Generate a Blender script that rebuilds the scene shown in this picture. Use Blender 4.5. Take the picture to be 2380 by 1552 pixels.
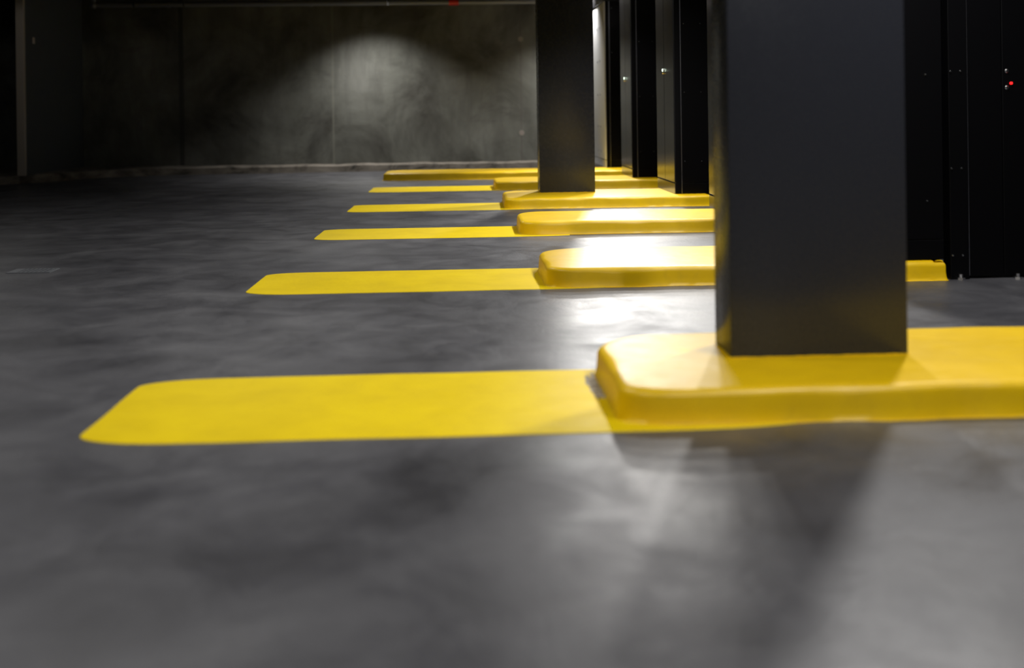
import bpy, bmesh, math, random
from mathutils import Vector, Matrix, noise
from bpy import data as D

for o in list(D.objects):
    D.objects.remove(o)
S = bpy.context.scene
COL = S.collection

# ------------------------------------------------------------------ camera
F, W, H = 2500.0, 2380.0, 1552.0
PSI, RHO = math.atan(115 / F), math.atan(0.013)
PX, PY = 1190.0, 260.5
fwd = Vector((math.sin(PSI), math.cos(PSI), 0))
r0 = Vector((math.cos(PSI), -math.sin(PSI), 0))
u0 = Vector((0, 0, 1))
right = math.cos(RHO) * r0 - math.sin(RHO) * u0
up = math.cos(RHO) * u0 + math.sin(RHO) * r0
cd = D.cameras.new('camera')
cam = D.objects.new('camera', cd)
COL.objects.link(cam)
cd.sensor_fit = 'HORIZONTAL'
cd.sensor_width = 36.0
cd.lens = F * 36.0 / W
cd.shift_x = (W / 2 - PX) / W
cd.shift_y = -(H / 2 - PY) / W
cd.clip_start = 0.05
cd.clip_end = 200
m = Matrix((right, up, -fwd)).transposed().to_4x4()
m.translation = Vector((0, 0, 0.936))
cam.matrix_world = m
cd.dof.use_dof = True
cd.dof.focus_distance = 7.6
cd.dof.aperture_fstop = 1.25
S.camera = cam

# ------------------------------------------------------------------ world, exposure
S.view_settings.view_transform = 'Standard'
S.view_settings.look = 'None'
S.view_settings.gamma = 1
S.view_settings.use_curve_mapping = False
S.view_settings.exposure = 0.0
wd = D.worlds.new('dark_garage')
S.world = wd
wd.use_nodes = True
wd.node_tree.nodes['Background'].inputs[0].default_value = (0.75, 0.85, 1.0, 1)
wd.node_tree.nodes['Background'].inputs[1].default_value = 0.004

CEIL = 3.0
LAMP_Z = 2.9
# rows of recessed downlights plus added fill lamps: (x, y, power, spot angle in degrees)
LAMPS = []
for y, pw, ang, bl in ((16.95, 400, 118, 1.0), (14.05, 50, 100, 0.5), (10.7, 70, 120, 0.5), (7.35, 85, 120, 0.5), (4.0, 100, 120, 0.5), (0.9, 100, 130, 0.5)):
    LAMPS.append((-1.4 if y < 17 else -1.3, y, pw, ang, bl))
for x, y, pw, ang, bl, tilt in ((2.0, 16.85, 480, 120, 1.0, 0), (2.02, 15.2, 430, 100, 0.4, 35), (2.03, 12.2, 220, 100, 0.5, 30), (1.85, 14.4, 210, 110, 0.5, 22),
                                (2.08, 9.7, 300, 104, 0.5, 20), (1.8, 8.9, 110, 118, 0.6, -5), (1.6, 11.9, 130, 116, 0.5, 0), (2.0, 7.1, 170, 146, 0.4, 0), (2.2, 4.9, 220, 146, 0.4, 10), (1.9, 2.2, 170, 146, 0.4, -5), (1.0, -0.8, 170, 140, 0.5, -15)):  # lamps ahead of the first, fourth and fifth islands are added front-face fill
    LAMPS.append((x, y, pw, ang, bl, tilt))
LAMPS.append((-5.6, 12.4, 14, 172, 0.1))  # added unseen lamp to brighten the pale end of the left partition

# ------------------------------------------------------------------ material helpers
def mat(name, base=(0.5, 0.5, 0.5), rough=0.5, metal=0.0, spec=0.5):
    mt = D.materials.new(name)
    mt.use_nodes = True
    b = mt.node_tree.nodes['Principled BSDF']
    b.inputs['Base Color'].default_value = (*base, 1)
    b.inputs['Roughness'].default_value = rough
    b.inputs['Metallic'].default_value = metal
    b.inputs['Specular IOR Level'].default_value = spec
    return mt, mt.node_tree, b

def N(nt, t, **kw):
    n = nt.nodes.new(t)
    for k, v in kw.items():
        if k in n.inputs:
            n.inputs[k].default_value = v
        else:
            setattr(n, k, v)
    return n

def coords(nt, scale=(1, 1, 1), kind='Object'):
    tc = N(nt, 'ShaderNodeTexCoord')
    mp = N(nt, 'ShaderNodeMapping')
    mp.inputs['Scale'].default_value = scale
    nt.links.new(tc.outputs[kind], mp.inputs['Vector'])
    return mp.outputs['Vector']

def tex(nt, vec, scale, detail=4, rough=0.5, dist=0.0):
    n = N(nt, 'ShaderNodeTexNoise')
    n.inputs['Scale'].default_value = scale
    n.inputs['Detail'].default_value = detail
    n.inputs['Roughness'].default_value = rough
    n.inputs['Distortion'].default_value = dist
    nt.links.new(vec, n.inputs['Vector'])
    return n.outputs['Fac']

def ramp(nt, fac, stops):
    r = N(nt, 'ShaderNodeValToRGB')
    e = r.color_ramp.elements
    while len(e) < len(stops):
        e.new(0.5)
    for el, (p, c) in zip(e, stops):
        el.position = p
        el.color = (*c, 1) if len(c) == 3 else c
    nt.links.new(fac, r.inputs['Fac'])
    return r.outputs['Color']

def maprange(nt, fac, a, b, c, d):
    n = N(nt, 'ShaderNodeMapRange')
    for i, v in enumerate((a, b, c, d)):
        n.inputs[i + 1].default_value = v
    nt.links.new(fac, n.inputs[0])
    return n.outputs[0]

def mixc(nt, fac, a, b, mode='MIX'):
    n = N(nt, 'ShaderNodeMix', data_type='RGBA', blend_type=mode)
    for sock, v in ((n.inputs[0], fac), (n.inputs[6], a), (n.inputs[7], b)):
        if isinstance(v, (int, float)):
            sock.default_value = v
        elif isinstance(v, tuple):
            sock.default_value = (*v, 1)
        else:
            nt.links.new(v, sock)
    return n.outputs[2]

def bump(nt, b, fac, strength, dist):
    n = N(nt, 'ShaderNodeBump')
    n.inputs['Strength'].default_value = strength
    n.inputs['Distance'].default_value = dist
    nt.links.new(fac, n.inputs['Height'])
    prev = b.inputs['Normal'].links
    if prev:
        nt.links.new(prev[0].from_socket, n.inputs['Normal'])
    nt.links.new(n.outputs[0], b.inputs['Normal'])

# epoxy coated concrete floor
M_floor, nt, b = mat('grey_epoxy_floor', rough=0.4, spec=0.8)
v = coords(nt)
big = tex(nt, v, 2.0, 6, 0.62, 0.5)
fine = tex(nt, v, 55, 3, 0.6)
c1 = ramp(nt, big, [(0.32, (0.036, 0.036, 0.042)), (0.5, (0.066, 0.066, 0.075)), (0.68, (0.105, 0.105, 0.114))])
nt.links.new(mixc(nt, maprange(nt, fine, 0.3, 0.7, 0.0, 0.35), c1, (0.045, 0.045, 0.05)), b.inputs['Base Color'])
mid = tex(nt, coords(nt), 3.1, 6, 0.65, 0.6)
nt.links.new(maprange(nt, mid, 0.33, 0.67, 0.33, 0.54), b.inputs['Roughness'])
bump(nt, b, fine, 0.35, 0.004)
bump(nt, b, tex(nt, coords(nt), 170, 2, 0.6), 0.35, 0.0015)
bump(nt, b, mid, 0.15, 0.02)
M_deep_floor = M_floor

# yellow floor paint, thick coat on the islands
def yellow(name, rough_lo, rough_hi, bumps, dirt, g=1.0, spec=0.5):
    mt, nt, b = mat(name, spec=spec)
    v = coords(nt)
    n1 = tex(nt, v, 4.0, 5, 0.6, 0.3)
    c = ramp(nt, n1, [(0.25, (0.72, 0.455 * g, 0.0)), (0.55, (0.81, 0.520 * g, 0.0)), (0.8, (0.86, 0.565 * g, 0.0))])
    n2 = tex(nt, coords(nt, (1, 6, 1)), 9.0, 5, 0.6)
    c = mixc(nt, maprange(nt, n2, 0.55, 0.8, 0.0, dirt), c, (0.52, 0.36, 0.01))
    nt.links.new(c, b.inputs['Base Color'])
    nt.links.new(maprange(nt, n2, 0.3, 0.7, rough_lo, rough_hi), b.inputs['Roughness'])
    bump(nt, b, tex(nt, v, 60, 3, 0.6), 0.12, 0.003)
    bump(nt, b, tex(nt, v, 9, 2, 0.5), 0.2, bumps)
    return mt
M_island = yellow('yellow_island_paint', 0.34, 0.46, 0.012, 0.3)
M_line = yellow('yellow_line_paint', 0.45, 0.62, 0.004, 0.35, 1.14, 0.22)
M_patch, nt, b = mat('mottled_pale_brown', (0.42, 0.36, 0.26), 0.7)
n1 = tex(nt, coords(nt), 40, 4, 0.6)
nt.links.new(ramp(nt, n1, [(0.35, (0.18, 0.13, 0.06)), (0.65, (0.55, 0.5, 0.4))]), b.inputs['Base Color'])

# cast concrete wall
M_wall, nt, b = mat('cast_concrete', rough=0.75)
v = coords(nt)
n1 = tex(nt, v, 0.9, 8, 0.62, 0.5)
n2 = tex(nt, coords(nt, (1, 1, 0.22)), 5.0, 6, 0.6, 0.2)
n3 = tex(nt, coords(nt, (0.35, 1, 1)), 2.2, 6, 0.7, 0.8)
c = ramp(nt, n1, [(0.34, (0.032, 0.030, 0.024)), (0.5, (0.105, 0.107, 0.092)), (0.66, (0.165, 0.168, 0.15))])
c = mixc(nt, maprange(nt, n2, 0.42, 0.7, 0.0, 0.6), c, (0.06, 0.06, 0.052))
c = mixc(nt, maprange(nt, n3, 0.58, 0.75, 0.0, 0.8), c, (0.055, 0.05, 0.045))
tc = N(nt, 'ShaderNodeTexCoord')
sx = N(nt, 'ShaderNodeSeparateXYZ')
nt.links.new(tc.outputs['Object'], sx.inputs[0])
def seam(x0, w, colr, amount, c):
    a = N(nt, 'ShaderNodeMath', operation='SUBTRACT'); a.inputs[1].default_value = x0
    nt.links.new(sx.outputs['X'], a.inputs[0])
    ab = N(nt, 'ShaderNodeMath', operation='ABSOLUTE'); nt.links.new(a.outputs[0], ab.inputs[0])
    return mixc(nt, maprange(nt, ab.outputs[0], w * 0.5, w, amount, 0.0), c, colr)
c = seam(-2.14, 0.022, (0.20, 0.20, 0.165), 0.4, c)
c = seam(-4.62, 0.05, (0.02, 0.02, 0.02), 0.7, c)
c = seam(0.98, 0.02, (0.07, 0.06, 0.055), 0.4, c)
nt.links.new(c, b.inputs['Base Color'])
bump(nt, b, n1, 0.3, 0.02)
M_kerb, nt, b = mat('worn_kerb_concrete', rough=0.8)
n1 = tex(nt, coords(nt, (1, 1, 2)), 3.0, 6, 0.65, 0.5)
nt.links.new(ramp(nt, n1, [(0.32, (0.03, 0.027, 0.02)), (0.5, (0.16, 0.14, 0.115)), (0.7, (0.24, 0.215, 0.18))]), b.inputs['Base Color'])
M_ceiling = mat('dark_ceiling', (0.03, 0.03, 0.03), 0.9)[0]
M_plug = mat('pale_mortar_plug', (0.22, 0.19, 0.17), 0.8)[0]

# painted steel columns
M_column, nt, b = mat('charcoal_column_paint', (0.024, 0.026, 0.034), 0.2, 0.0, 0.36)
n1 = tex(nt, coords(nt), 30, 3, 0.6)
nt.links.new(maprange(nt, n1, 0.3, 0.7, 0.25, 0.29), b.inputs['Roughness'])
M_black, nt, b = mat('black_powder_coat', (0.008, 0.008, 0.009), 0.3, 0.0, 1.0)
n1 = tex(nt, coords(nt), 45, 3, 0.6)
nt.links.new(maprange(nt, n1, 0.3, 0.7, 0.17, 0.21), b.inputs['Roughness'])
M_front = mat('matt_black_panel', (0.0015, 0.0015, 0.002), 0.4, 0.0, 0.12)[0]
M_gap = mat('shadow_gap_black', (0.003, 0.003, 0.003), 0.8)[0]  # near-black for the shade in door gaps and under the drain grate
M_reflect_grey, nt, b = mat('reflection_grey_side', (0.72, 0.73, 0.74), 0.42, 0.35)  # pale base colour stands in for the lit wall reflected in this side
n1 = tex(nt, coords(nt, (1, 1, 0.05)), 40, 3, 0.6)
nt.links.new(maprange(nt, n1, 0.3, 0.7, 0.36, 0.46), b.inputs['Roughness'])
M_steel = mat('bright_steel', (0.75, 0.75, 0.76), 0.22, 1.0)[0]
M_edge = mat('bare_metal_edge', (0.6, 0.6, 0.66), 0.3, 1.0)[0]
M_pipe = mat('grey_pipe', (0.20, 0.21, 0.23), 0.4, 0.3)[0]
M_red = mat('red_paint', (0.55, 0.02, 0.015), 0.4)[0]
M_partition = mat('blue_grey_paint', (0.07, 0.08, 0.092), 0.6)[0]
M_pale_end = mat('pale_beige', (0.42, 0.38, 0.33), 0.6)[0]
M_plate = mat('cream_plastic', (0.55, 0.47, 0.40), 0.5)[0]
M_housing = mat('white_lamp_housing', (0.7, 0.7, 0.7), 0.5)[0]
def emit(name, colr, strength):
    mt, nt, b = mat(name, (0.02, 0.02, 0.02), 0.3)
    b.inputs['Emission Color'].default_value = (*colr, 1)
    b.inputs['Emission Strength'].default_value = strength
    return mt
M_led_green = emit('pale_green_led', (0.80, 1.0, 0.78), 4.0)
M_led_red = emit('red_led', (1.0, 0.01, 0.01), 3.0)
M_reflect_yellow = emit('yellow_reflection_glow', (1.0, 0.6, 0.02), 0.6)
M_lens = emit('lamp_lens', (1.0, 0.96, 0.9), 6.0)

# ------------------------------------------------------------------ mesh helpers
def obj(name, bm, mt, parent=None, smooth=False, loc=None):
    me = D.meshes.new(name)
    bmesh.ops.recalc_face_normals(bm, faces=bm.faces)
    bm.to_mesh(me)
    bm.free()
    me.materials.append(mt)
    if smooth:
        for p in me.polygons:
            p.use_smooth = True
        me.set_sharp_from_angle(angle=math.radians(40))
    o = D.objects.new(name, me)
    COL.objects.link(o)
    if loc is not None:
        o.location = loc
    if parent is not None:
        o.parent = parent
    return o

def box(bm, x0, x1, y0, y1, z0, z1, bev=0.0, seg=2):
    b2 = bmesh.new()
    vs = [b2.verts.new((x, y, z)) for x in (x0, x1) for y in (y0, y1) for z in (z0, z1)]
    for f in ((0, 1, 3, 2), (4, 6, 7, 5), (0, 4, 5, 1), (2, 3, 7, 6), (0, 2, 6, 4), (1, 5, 7, 3)):
        b2.faces.new([vs[i] for i in f])
    if bev:
        bmesh.ops.bevel(b2, geom=list(b2.edges), offset=bev, segments=seg, affect='EDGES', profile=0.5)
    me = D.meshes.new('tmp')
    b2.to_mesh(me)
    b2.free()
    bm.from_mesh(me)
    D.meshes.remove(me)
    return bm

def bx(*a, **k):
    return box(bmesh.new(), *a, **k)

def cyl(bm, p0, p1, r, seg=16, r2=None):
    p0, p1 = Vector(p0), Vector(p1)
    d = (p1 - p0)
    q = d.to_track_quat('Z', 'Y').to_matrix().to_4x4()
    q.translation = (p0 + p1) / 2
    bmesh.ops.create_cone(bm, cap_ends=True, segments=seg, radius1=r, radius2=r if r2 is None else r2, depth=d.length, matrix=q)
    return bm

def rounded_outline(x0, x1, y0, y1, rl, rr, seg=10, wob=0.0, seed=0.0, step=0.06):
    """closed outline, corners rounded: rl = (front-left, back-left), rr = (front-right, back-right), each (rx, ry)"""
    pts = []
    def arc(cx, cy, rx, ry, a0):
        for i in range(seg + 1):
            a = a0 + (math.pi / 2) * i / seg
            pts.append((cx + rx * math.cos(a), cy + ry * math.sin(a)))
    (flx, fly), (blx, bly) = rl
    (frx, fry), (brx, bry) = rr
    arc(x0 + flx, y0 + fly, flx, fly, math.pi)
    arc(x1 - frx, y0 + fry, frx, fry, 1.5 * math.pi)
    arc(x1 - brx, y1 - bry, brx, bry, 0)
    arc(x0 + blx, y1 - bly, blx, bly, 0.5 * math.pi)
    out = []
    n = len(pts)
    for i in range(n):
        a, c = Vector(pts[i]), Vector(pts[(i + 1) % n])
        k = max(1, int((c - a).length / step))
        for j in range(k):
            out.append(a.lerp(c, j / k))
    if wob:
        res = []
        for p in out:
            res.append(Vector((p.x + wob * noise.noise(Vector((p.x * 4, p.y * 4, seed))),
                               p.y + wob * noise.noise(Vector((p.x * 4, p.y * 4, seed + 9))))))
        out = res
    return out

def offset_in(pts, d):
    """move a closed ccw outline inwards; d is a number or a list per vertex"""
    n = len(pts)
    out = []
    for i in range(n):
        t = (pts[(i + 1) % n] - pts[i - 1]).normalized()
        nrm = Vector((-t.y, t.x))
        out.append(pts[i] + nrm * (d[i] if isinstance(d, list) else d))
    return out

def rings(bm, levels, close_bottom=True):
    rows = [[bm.verts.new((p.x, p.y, z)) for p, z in zip(pts, zs)] for pts, zs in levels]
    n = len(rows[0])
    for a, c in zip(rows, rows[1:]):
        for i in range(n):
            bm.faces.new((a[i], a[(i + 1) % n], c[(i + 1) % n], c[i]))
    bm.faces.new(rows[-1])
    if close_bottom:
        bm.faces.new(list(reversed(rows[0])))
    return bm

def tag(o, label, cat, group=None):
    o['label'] = label
    o['category'] = cat
    if group:
        o['group'] = group
    return o

def thing(name, loc, label, cat, group=None):
    o = D.objects.new(name, None)
    COL.objects.link(o)
    o.location = loc
    o.empty_display_size = 0.1
    return tag(o, label, cat, group)

def struct(name, bm, mt, **k):
    o = obj(name, bm, mt, **k)
    o['kind'] = 'structure'
    return o

# ------------------------------------------------------------------ the setting
struct('floor', bx(-11, 9, -3, 18.2, -0.2, 0.0), M_floor)
struct('ceiling', bx(-11, 9, -3, 18.4, CEIL, CEIL + 0.2), M_ceiling)
wall = struct('wall_back', bx(-11, 9, 17.95, 18.2, 0.0, CEIL), M_wall)
struct('wall_left', bx(-6.31, -6.215, 15.62, 17.95, 0.12, CEIL), M_partition)
struct('partition_end_1', bx(-6.318, -6.207, 15.56, 15.62, 0.12, CEIL, bev=0.004), M_pale_end)  # end of the partition, a paler beige than its side
struct('wall_far_left', bx(-11.2, -11, -3, 18.2, 0, CEIL), M_partition)
struct('wall_right', bx(9, 9.2, -3, 18.2, 0, CEIL), M_wall)
for x, z in ((0.985, 2.155), (0.985, 0.59)):
    bm = cyl(bmesh.new(), (x, 17.956, z), (x, 17.946, z), 0.045, 20, 0.043)
    obj('tie_hole_plug', bm, M_plug, wall)

# low kerb along the back wall, curving forward at the left
bm = bmesh.new()
path = [(9.0, 17.66), (1.5, 17.68), (-1, 17.64), (-3, 17.52), (-4.6, 17.42), (-5.3, 17.2), (-5.75, 16.75), (-6.0, 16.25), (-6.25, 15.85), (-6.6, 15.6), (-7.4, 15.5), (-11.0, 15.5)]
def cr(p, t):
    i = min(int(t), len(p) - 2); f = t - i
    q = [Vector(p[max(i - 1, 0)]), Vector(p[i]), Vector(p[i + 1]), Vector(p[min(i + 2, len(p) - 1)])]
    return 0.5 * ((2 * q[1]) + (-q[0] + q[2]) * f + (2 * q[0] - 5 * q[1] + 4 * q[2] - q[3]) * f * f + (-q[0] + 3 * q[1] - 3 * q[2] + q[3]) * f ** 3)
prev = None
for k in range(0, (len(path) - 1) * 16 + 1):
    p = cr(path, k / 16)
    w = 0.012 * noise.noise(Vector((p.x * 3, 0, 1)))
    h = 0.12 + 0.018 * noise.noise(Vector((p.x * 2.2, 3, 1))) + 0.008 * noise.noise(Vector((p.x * 9, 3, 1)))
    row = [bm.verts.new(c) for c in ((p.x, p.y + w, 0.0), (p.x, p.y + 0.005 + w, h - 0.02), (p.x, p.y + 0.02 + w, h - 0.005),
                                     (p.x, p.y + 0.06 + w, h), (p.x, 17.96, h), (p.x, 17.96, 0.0))]
    if prev:
        for i in range(5):
            bm.faces.new((prev[i], prev[i + 1], row[i + 1], row[i]))
    prev = row
struct('baseboard_back', bm, M_kerb, smooth=True)

# ------------------------------------------------------------------ painted lines
LINES = [
    (-1.135, 1.00, 3.115, 3.875, 0.20, 'long yellow floor line nearest the camera, running up to the front raised island'),
    (-1.16, 0.90, 5.655, 6.42, 0.20, 'yellow floor line second from the camera, leading to the island behind the large column'),
    (-1.13, 0.80, 8.06, 8.80, 0.16, 'yellow floor line third from the camera, leading to the island without a column'),
    (-1.12, 0.70, 10.31, 11.10, 0.14, 'yellow floor line leading to the island that carries the smaller far column'),
    (-1.14, 0.70, 12.87, 13.74, 0.14, 'farthest and shortest looking yellow floor line, just before the longest island'),
]
for i, (x0, x1, y0, y1, r, lab) in enumerate(LINES):
    o = rounded_outline(x0, x1, y0, y1, ((r * 1.4, r * 0.55), (r * 1.3, r * 0.5)), ((0.55, 0.055), (0.05, 0.05)), wob=0.006, seed=i * 3.1)
    bm = rings(bmesh.new(), [(o, [0.0005] * len(o)), (offset_in(o, 0.002), [0.0028] * len(o))])
    tag(obj('painted_floor_line', bm, M_line), lab, 'floor marking', 'yellow painted lines in front of the islands')

# ------------------------------------------------------------------ raised islands
HC = 0.104
ISLANDS = [
    (0.455, 2.60, 3.165, 4.00, 'low yellow raised island nearest the camera, under the large foreground column'),
    (0.435, 2.598, 5.675, 6.545, 'yellow raised island second from the camera, its right end showing beyond the large column'),
    (0.425, 2.55, 8.15, 9.00, 'yellow raised island third from the camera, with nothing standing on its visible part'),
    (0.395, 2.46, 10.36, 11.42, 'yellow raised island under the smaller far column and a black cabinet'),
    (0.375, 2.46, 12.88, 13.80, 'yellow raised island behind the smaller far column, carrying a black cabinet with a pale light'),
    (-1.12, 2.46, 15.03, 15.92, 'farthest and longest yellow raised island, by the concrete back wall'),
]
def island(i, x0, x1, y0, y1, lab):
    rnd = random.Random(40 + i)
    o = rounded_outline(x0, x1, y0, y1, ((0.17, 0.10), (0.26, 0.24)), ((0.015, 0.015), (0.01, 0.01)), wob=0.012, seed=i * 7.7, step=0.035)
    n = len(o)
    br = []
    for p in o:
        br.append(0.026 + 0.013 * noise.noise(Vector((p.x * 5, p.y * 5, i * 4.0))))
    lv = []
    def low(z, d):
        lv.append((offset_in(o, d), [z] * n))
    low(0.0008, [-0.010 + 0.006 * noise.noise(Vector((p.x * 14, p.y * 14, i))) for p in o])
    low(0.004, 0.0 - 0.003)
    low(0.018, 0.002)
    low(0.045, [0.004 + 0.003 * noise.noise(Vector((p.x * 6, p.y * 6, i + 5.0))) for p in o])
    for k in range(8):
        a = k / 7 * math.pi / 2
        d = [0.006 + r * (1 - math.cos(a)) * 1.25 for r in br]
        zz = [HC - r * (1 - math.sin(a)) - 0.003 * (1 - math.sin(a)) for r in br]
        lv.append((offset_in(o, d), zz))
    lv.append((offset_in(o, [0.006 + r * 1.25 + 0.03 for r in br]), [HC + 0.0008] * n))
    ob = obj('raised_island', rings(bmesh.new(), lv), M_island, smooth=True)
    return tag(ob, lab, 'raised island', 'yellow raised islands')
isl = [island(i, *a) for i, a in enumerate(ISLANDS)]
# pale brown mottled patch where the front line meets the island
bm = bmesh.new()
rnd = random.Random(5)
cx, cy = 0.44, 3.62
pts = []
for k in range(22):
    a = 2 * math.pi * k / 22
    r = 1 + 0.25 * rnd.uniform(-1, 1)
    pts.append(Vector((cx + 0.028 * r * math.cos(a), cy + 0.17 * r * math.sin(a))))
rings(bm, [(pts, [0.002] * 22), (pts, [0.0034] * 22)])
tag(obj('mottled_patch', bm, M_patch), 'small pale brown mottled patch where the nearest floor line meets the front island', 'paint chip')

# ------------------------------------------------------------------ columns
def column(x0, x1, y0, y1, lab):
    t = thing('steel_column', ((x0 + x1) / 2, (y0 + y1) / 2, HC), lab, 'column', 'charcoal columns on the islands')
    hx, hy = (x1 - x0) / 2, (y1 - y0) / 2
    obj('shaft', bx(-hx, hx, -hy, hy, 0.002, CEIL - HC, bev=0.005), M_column, t, smooth=True)
    # ragged bead of paint and sealant round the foot
    o = rounded_outline(-hx - 0.004, hx + 0.004, -hy - 0.004, hy + 0.004, ((0.01, 0.01),) * 2, ((0.01, 0.01),) * 2, wob=0.006, seed=x0 * 9, step=0.02, seg=3)
    n = len(o)
    z = [0.004 + 0.004 * noise.noise(Vector((p.x * 25, p.y * 25, 2))) for p in o]
    obj('base_seal', rings(bmesh.new(), [(o, [0.0005] * n), (o, z), (offset_in(o, 0.008), [q + 0.001 for q in z])]), M_island, t)
    return t
column(0.884, 1.487, 3.552, 3.775, 'large charcoal square column in the foreground, on the front yellow island')
column(0.781, 1.350, 10.985, 11.30, 'smaller charcoal column farther back, dark against the lit concrete wall')

# ------------------------------------------------------------------ cabinets
CX = 2.09
def bolt(parent, x, y, z, axis, r=0.009):
    bm = bmesh.new()
    d = 0.006
    if axis == 'y':
        cyl(bm, (x, y, z), (x, y - d, z), r, 12, r * 0.6)
    else:
        cyl(bm, (x, y, z), (x - d, y, z), r, 12, r * 0.6)
    return obj('bolt', bm, M_steel, parent)

def cabinet(y0, y1, lab, x1=2.62, plinth0=HC, top=2.57, grey=False, led=True, xr=None):
    t = thing('equipment_cabinet', (CX, y0, HC), lab, 'cabinet', 'tall black cabinets on the islands')
    z0 = 0.0
    T = top - HC
    w, dp = x1 - CX, y1 - y0
    S0 = 0.215 - HC
    ov = 0.004
    obj('body', bx(0.012, w, 0.014, dp - 0.002, 0.004, T - 0.02), M_gap, t)
    # side skins: two doors with a groove between them
    mid = dp * 0.53
    sm = M_reflect_grey if grey else M_black
    o1 = obj('side_door', bx(-0.002, 0.012, 0.0, mid - 0.011, S0 + 0.006, T - 0.03, bev=0.002), sm, t)
    o2 = obj('side_door', bx(0.0, 0.012, mid + 0.011, dp, S0 + 0.006, T - 0.03, bev=0.002), sm, t)
    if grey:
        o1['label'] = 'cabinet door painted pale grey for the reflected wall'
        o2['label'] = 'cabinet door painted pale grey for the reflected wall'
    p1 = obj('side_plinth', bx(0.0, 0.012, 0.0, dp, 0.004, S0 - 0.006, bev=0.002), sm, t)
    # front: corner post, front panel with plinth
    obj('corner_post', bx(0.012, 0.068, 0.0, 0.014, 0.004, T - 0.03, bev=0.002), M_front, t)
    obj('edge_strip', bx(0.0685, 0.0725, -0.004, 0.014, 0.004, T - 0.03), M_edge, t)
    obj('front_panel', bx(0.0735, w, 0.004, 0.014, S0 + 0.003, T - 0.03, bev=0.002), M_front, t)
    obj('front_plinth', bx(0.0735, w, 0.002, 0.014, 0.004, S0 - 0.003, bev=0.002), M_front, t)
    for z in (0.425, 1.11, 1.79, 2.44):
        for x in (0.105, 0.272, w - 0.09):
            bolt(t, x, 0.004, z - HC, 'y', 0.006)
    if grey:
        for z in (0.325, 0.185, 0.70, 1.18, 1.69, 2.19):
            bolt(t, -0.0015 + (0.0015 if z < 0.215 else 0), mid + 0.07, z - HC, 'x', 0.02)
            bolt(t, -0.002, mid - 0.22, z - HC, 'x', 0.016)
    bm = box(bmesh.new(), -0.012, w, -0.01, dp, T - 0.02, T + 0.12, bev=0.004)
    obj('header_box', bm, M_black, t)
    if led:
        s = obj('sensor', cyl(bmesh.new(), (0.004, mid, 1.35 - HC), (-0.014, mid, 1.35 - HC), 0.014, 16, 0.012), M_black, t)
        bm = bmesh.new()
        bmesh.ops.create_uvsphere(bm, u_segments=16, v_segments=8, radius=0.011, matrix=Matrix.Translation((-0.014, mid, 1.35 - HC)) @ Matrix.Diagonal((0.6, 1, 1.3, 1)))
        l = obj('indicator_light', bm, M_led_green, s, smooth=True)
        l['label'] = 'glowing pale green light'
        bm = bmesh.new()
        bmesh.ops.create_uvsphere(bm, u_segments=12, v_segments=6, radius=0.006, matrix=Matrix.Translation((-0.012, mid, 1.315 - HC)))
        l = obj('yellow_reflection', bm, M_reflect_yellow, s, smooth=True)  # glowing bead drawn for the yellow reflection below the light
    return t
cabinet(5.72, 6.60, 'black cabinet right of the large column, over the short visible end of a yellow island', x1=2.60)
cabinet(8.20, 9.08, 'black cabinet on the third yellow island', x1=2.56)
cabinet(10.56, 11.50, 'black cabinet with a bright vertical edge line, left of the large column', x1=2.62)
cabinet(13.24, 14.12, 'black cabinet in the middle of three, with a pale light on its side', x1=2.62)
cabinet(15.68, 17.10, 'farthest black cabinet, its side painted pale grey for the wall it reflects, just right of the smaller far column', x1=2.62, grey=True, led=False)

# dark gate between islands at the right, standing on the floor
t = thing('gate_panel', (2.625, 5.70, 0.0), 'black gate panel at the right edge with a red light and floor bolts', 'gate')
obj('gate_post', bx(0.0, 0.105, 0.0, 0.09, 0.0, 2.6, bev=0.003), M_front, t)
obj('edge_strip', bx(0.1055, 0.1085, 0.006, 0.03, 0.02, 2.6), M_edge, t)
obj('gate_leaf', bx(0.11, 0.305, 0.02, 0.07, 0.012, 2.6, bev=0.003), M_front, t)
obj('gate_leaf', bx(0.308, 1.8, 0.02, 0.07, 0.012, 2.6, bev=0.003), M_front, t)
for z in (0.13, 0.60, 1.125, 1.65, 2.2):
    for x in (-0.0, 0.067):
        if x > 0:
            bolt(t, x, 0.0, z, 'y', 0.006)
    bolt(t, 0.012, 0.0, z, 'y', 0.006)
for z in (1.125, 1.035):
    bolt(t, 0.335, 0.02, z, 'y', 0.012)
s = obj('red_indicator_light', cyl(bmesh.new(), (0.356, 0.02, 1.058), (0.356, 0.012, 1.058), 0.007, 16), M_led_red, t)
s['label'] = 'small glowing red light'
for x, y in ((0.05, -0.01), (0.36, -0.02)):
    bm = bmesh.new()
    cyl(bm, (x, y, 0.0), (x, y, 0.012), 0.022, 6)
    cyl(bm, (x, y, 0.012), (x, y, 0.03), 0.011, 12)
    obj('floor_bolt', bm, M_steel, t)

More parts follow.
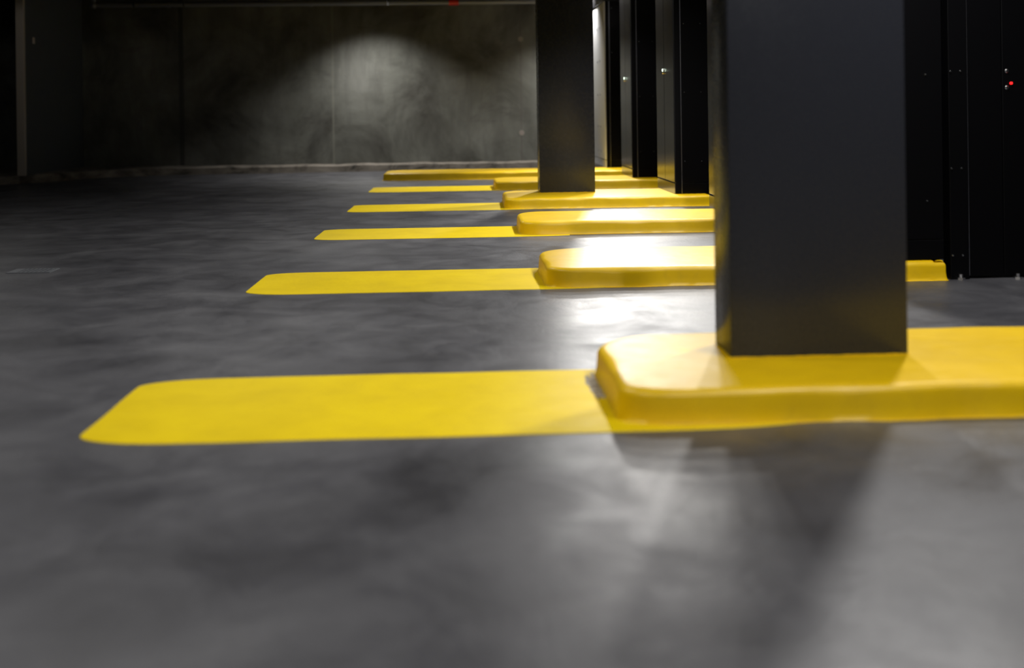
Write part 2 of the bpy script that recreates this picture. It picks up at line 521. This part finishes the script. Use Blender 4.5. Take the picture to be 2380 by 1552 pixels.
# ------------------------------------------------------------------ pipe along the back wall
pipe = thing('ceiling_pipe', (0, 17.72, 2.755), 'grey pipe running along the top of the concrete back wall', 'pipe')
R = 0.042
bm = cyl(bmesh.new(), (-5.95, 0, 0), (6.0, 0, 0), R, 24)
obj('pipe_run', bm, M_pipe, pipe, smooth=True)
bm = bmesh.new()
bmesh.ops.create_uvsphere(bm, u_segments=20, v_segments=12, radius=0.062, matrix=Matrix.Translation((-5.95, 0, 0)))
cyl(bm, (-5.95, 0, 0), (-5.95, 0, CEIL - 2.755), R, 20)
obj('elbow', bm, M_pipe, pipe, smooth=True)
for x in (-4.75, -3.25, -2.45, 2.2):
    obj('coupling', cyl(bmesh.new(), (x - 0.03, 0, 0), (x + 0.03, 0, 0), R + 0.008, 24), M_pipe, pipe, smooth=True)
for x in (-5.3, -4.5, -1.2, 1.8):
    bm = cyl(bmesh.new(), (x - 0.012, 0, 0), (x + 0.012, 0, 0), R + 0.006, 24)
    box(bm, x - 0.012, x + 0.012, 0.0, 0.23, -0.01, 0.01)
    obj('pipe_clamp', bm, M_steel, pipe)
r = obj('collar', cyl(bmesh.new(), (-0.20, 0, 0), (-0.04, 0, 0), R + 0.010, 24), M_red, pipe, smooth=True)
r['label'] = 'red collar'

# ------------------------------------------------------------------ small things at the left
t = thing('floor_drain', (-2.64, 6.72, 0.0), 'small rectangular drain grate in the floor at the far left', 'drain')
bm = bmesh.new()
for a in ((-0.13, 0.13, -0.085, -0.07), (-0.13, 0.13, 0.07, 0.085), (-0.13, -0.075, -0.07, 0.07), (0.115, 0.13, -0.07, 0.07)):
    box(bm, a[0], a[1], a[2], a[3], 0.0005, 0.005)
obj('drain_frame', bm, M_pipe, t)
bm = bmesh.new()
for k in range(7):
    x = -0.062 + k * 0.026
    box(bm, x, x + 0.012, -0.07, 0.07, 0.0015, 0.0045)
obj('grate', bm, M_pipe, t)
obj('drain_shade_sheet', bx(-0.075, 0.115, -0.07, 0.07, 0.0003, 0.0012), M_gap, t)  # flat black sheet drawn for the shade below the grate

t = thing('wall_socket', (-6.215, 15.93, 2.065), 'small cream plate on the dark partition at the far left', 'socket')
obj('face_plate', bx(0.0, 0.012, -0.03, 0.03, -0.045, 0.045, bev=0.003), M_plate, t)

# ------------------------------------------------------------------ recessed downlights and added fill lamps
proto = None
for x, y, pw, ang, bl, *tl in LAMPS:
    root = D.objects.new('downlight', None)  # the added fill lamps get the same fixture
    COL.objects.link(root)
    root.location = (x, y, CEIL)
    tag(root, 'round recessed downlight or added fill lamp in the dark ceiling above the floor', 'downlight', 'downlights in the ceiling')
    if proto is None:
        bm = bmesh.new()
        for k in range(32):
            pass
        o = [Vector((0.085 * math.cos(2 * math.pi * k / 32), 0.085 * math.sin(2 * math.pi * k / 32))) for k in range(32)]
        i2 = [p * 0.8 for p in o]
        lv = [(o, [0.0] * 32), (o, [-0.012] * 32), (i2, [-0.016] * 32), (i2, [0.0] * 32)]
        rows = [[bm.verts.new((p.x, p.y, z)) for p, z in zip(a, b_)] for a, b_ in lv]
        for a, c in zip(rows, rows[1:]):
            for i in range(32):
                bm.faces.new((a[i], a[(i + 1) % 32], c[(i + 1) % 32], c[i]))
        ring = obj('trim_ring', bm, M_housing, root, smooth=True)
        lens = obj('lens', cyl(bmesh.new(), (0, 0, -0.001), (0, 0, -0.006), 0.066, 32), M_lens, root)
        proto = (ring, lens)
    else:
        for c in proto:
            d = c.copy()
            COL.objects.link(d)
            d.parent = root
    ld = D.lights.new('downlight_or_fill_lamp', 'SPOT')
    ld.energy = pw
    ld.spot_size = math.radians(ang)
    ld.spot_blend = bl
    ld.shadow_soft_size = 0.12 if tl and tl[0] >= 20 else 0.06
    ld.color = (1.0, 0.975, 0.94)
    lo = D.objects.new('downlight_or_fill_lamp', ld)
    COL.objects.link(lo)
    lo.parent = root
    lo.location = (0, 0, LAMP_Z - CEIL)
    lo.rotation_euler = (-math.radians(tl[0]) if tl else 0, 0, 0)
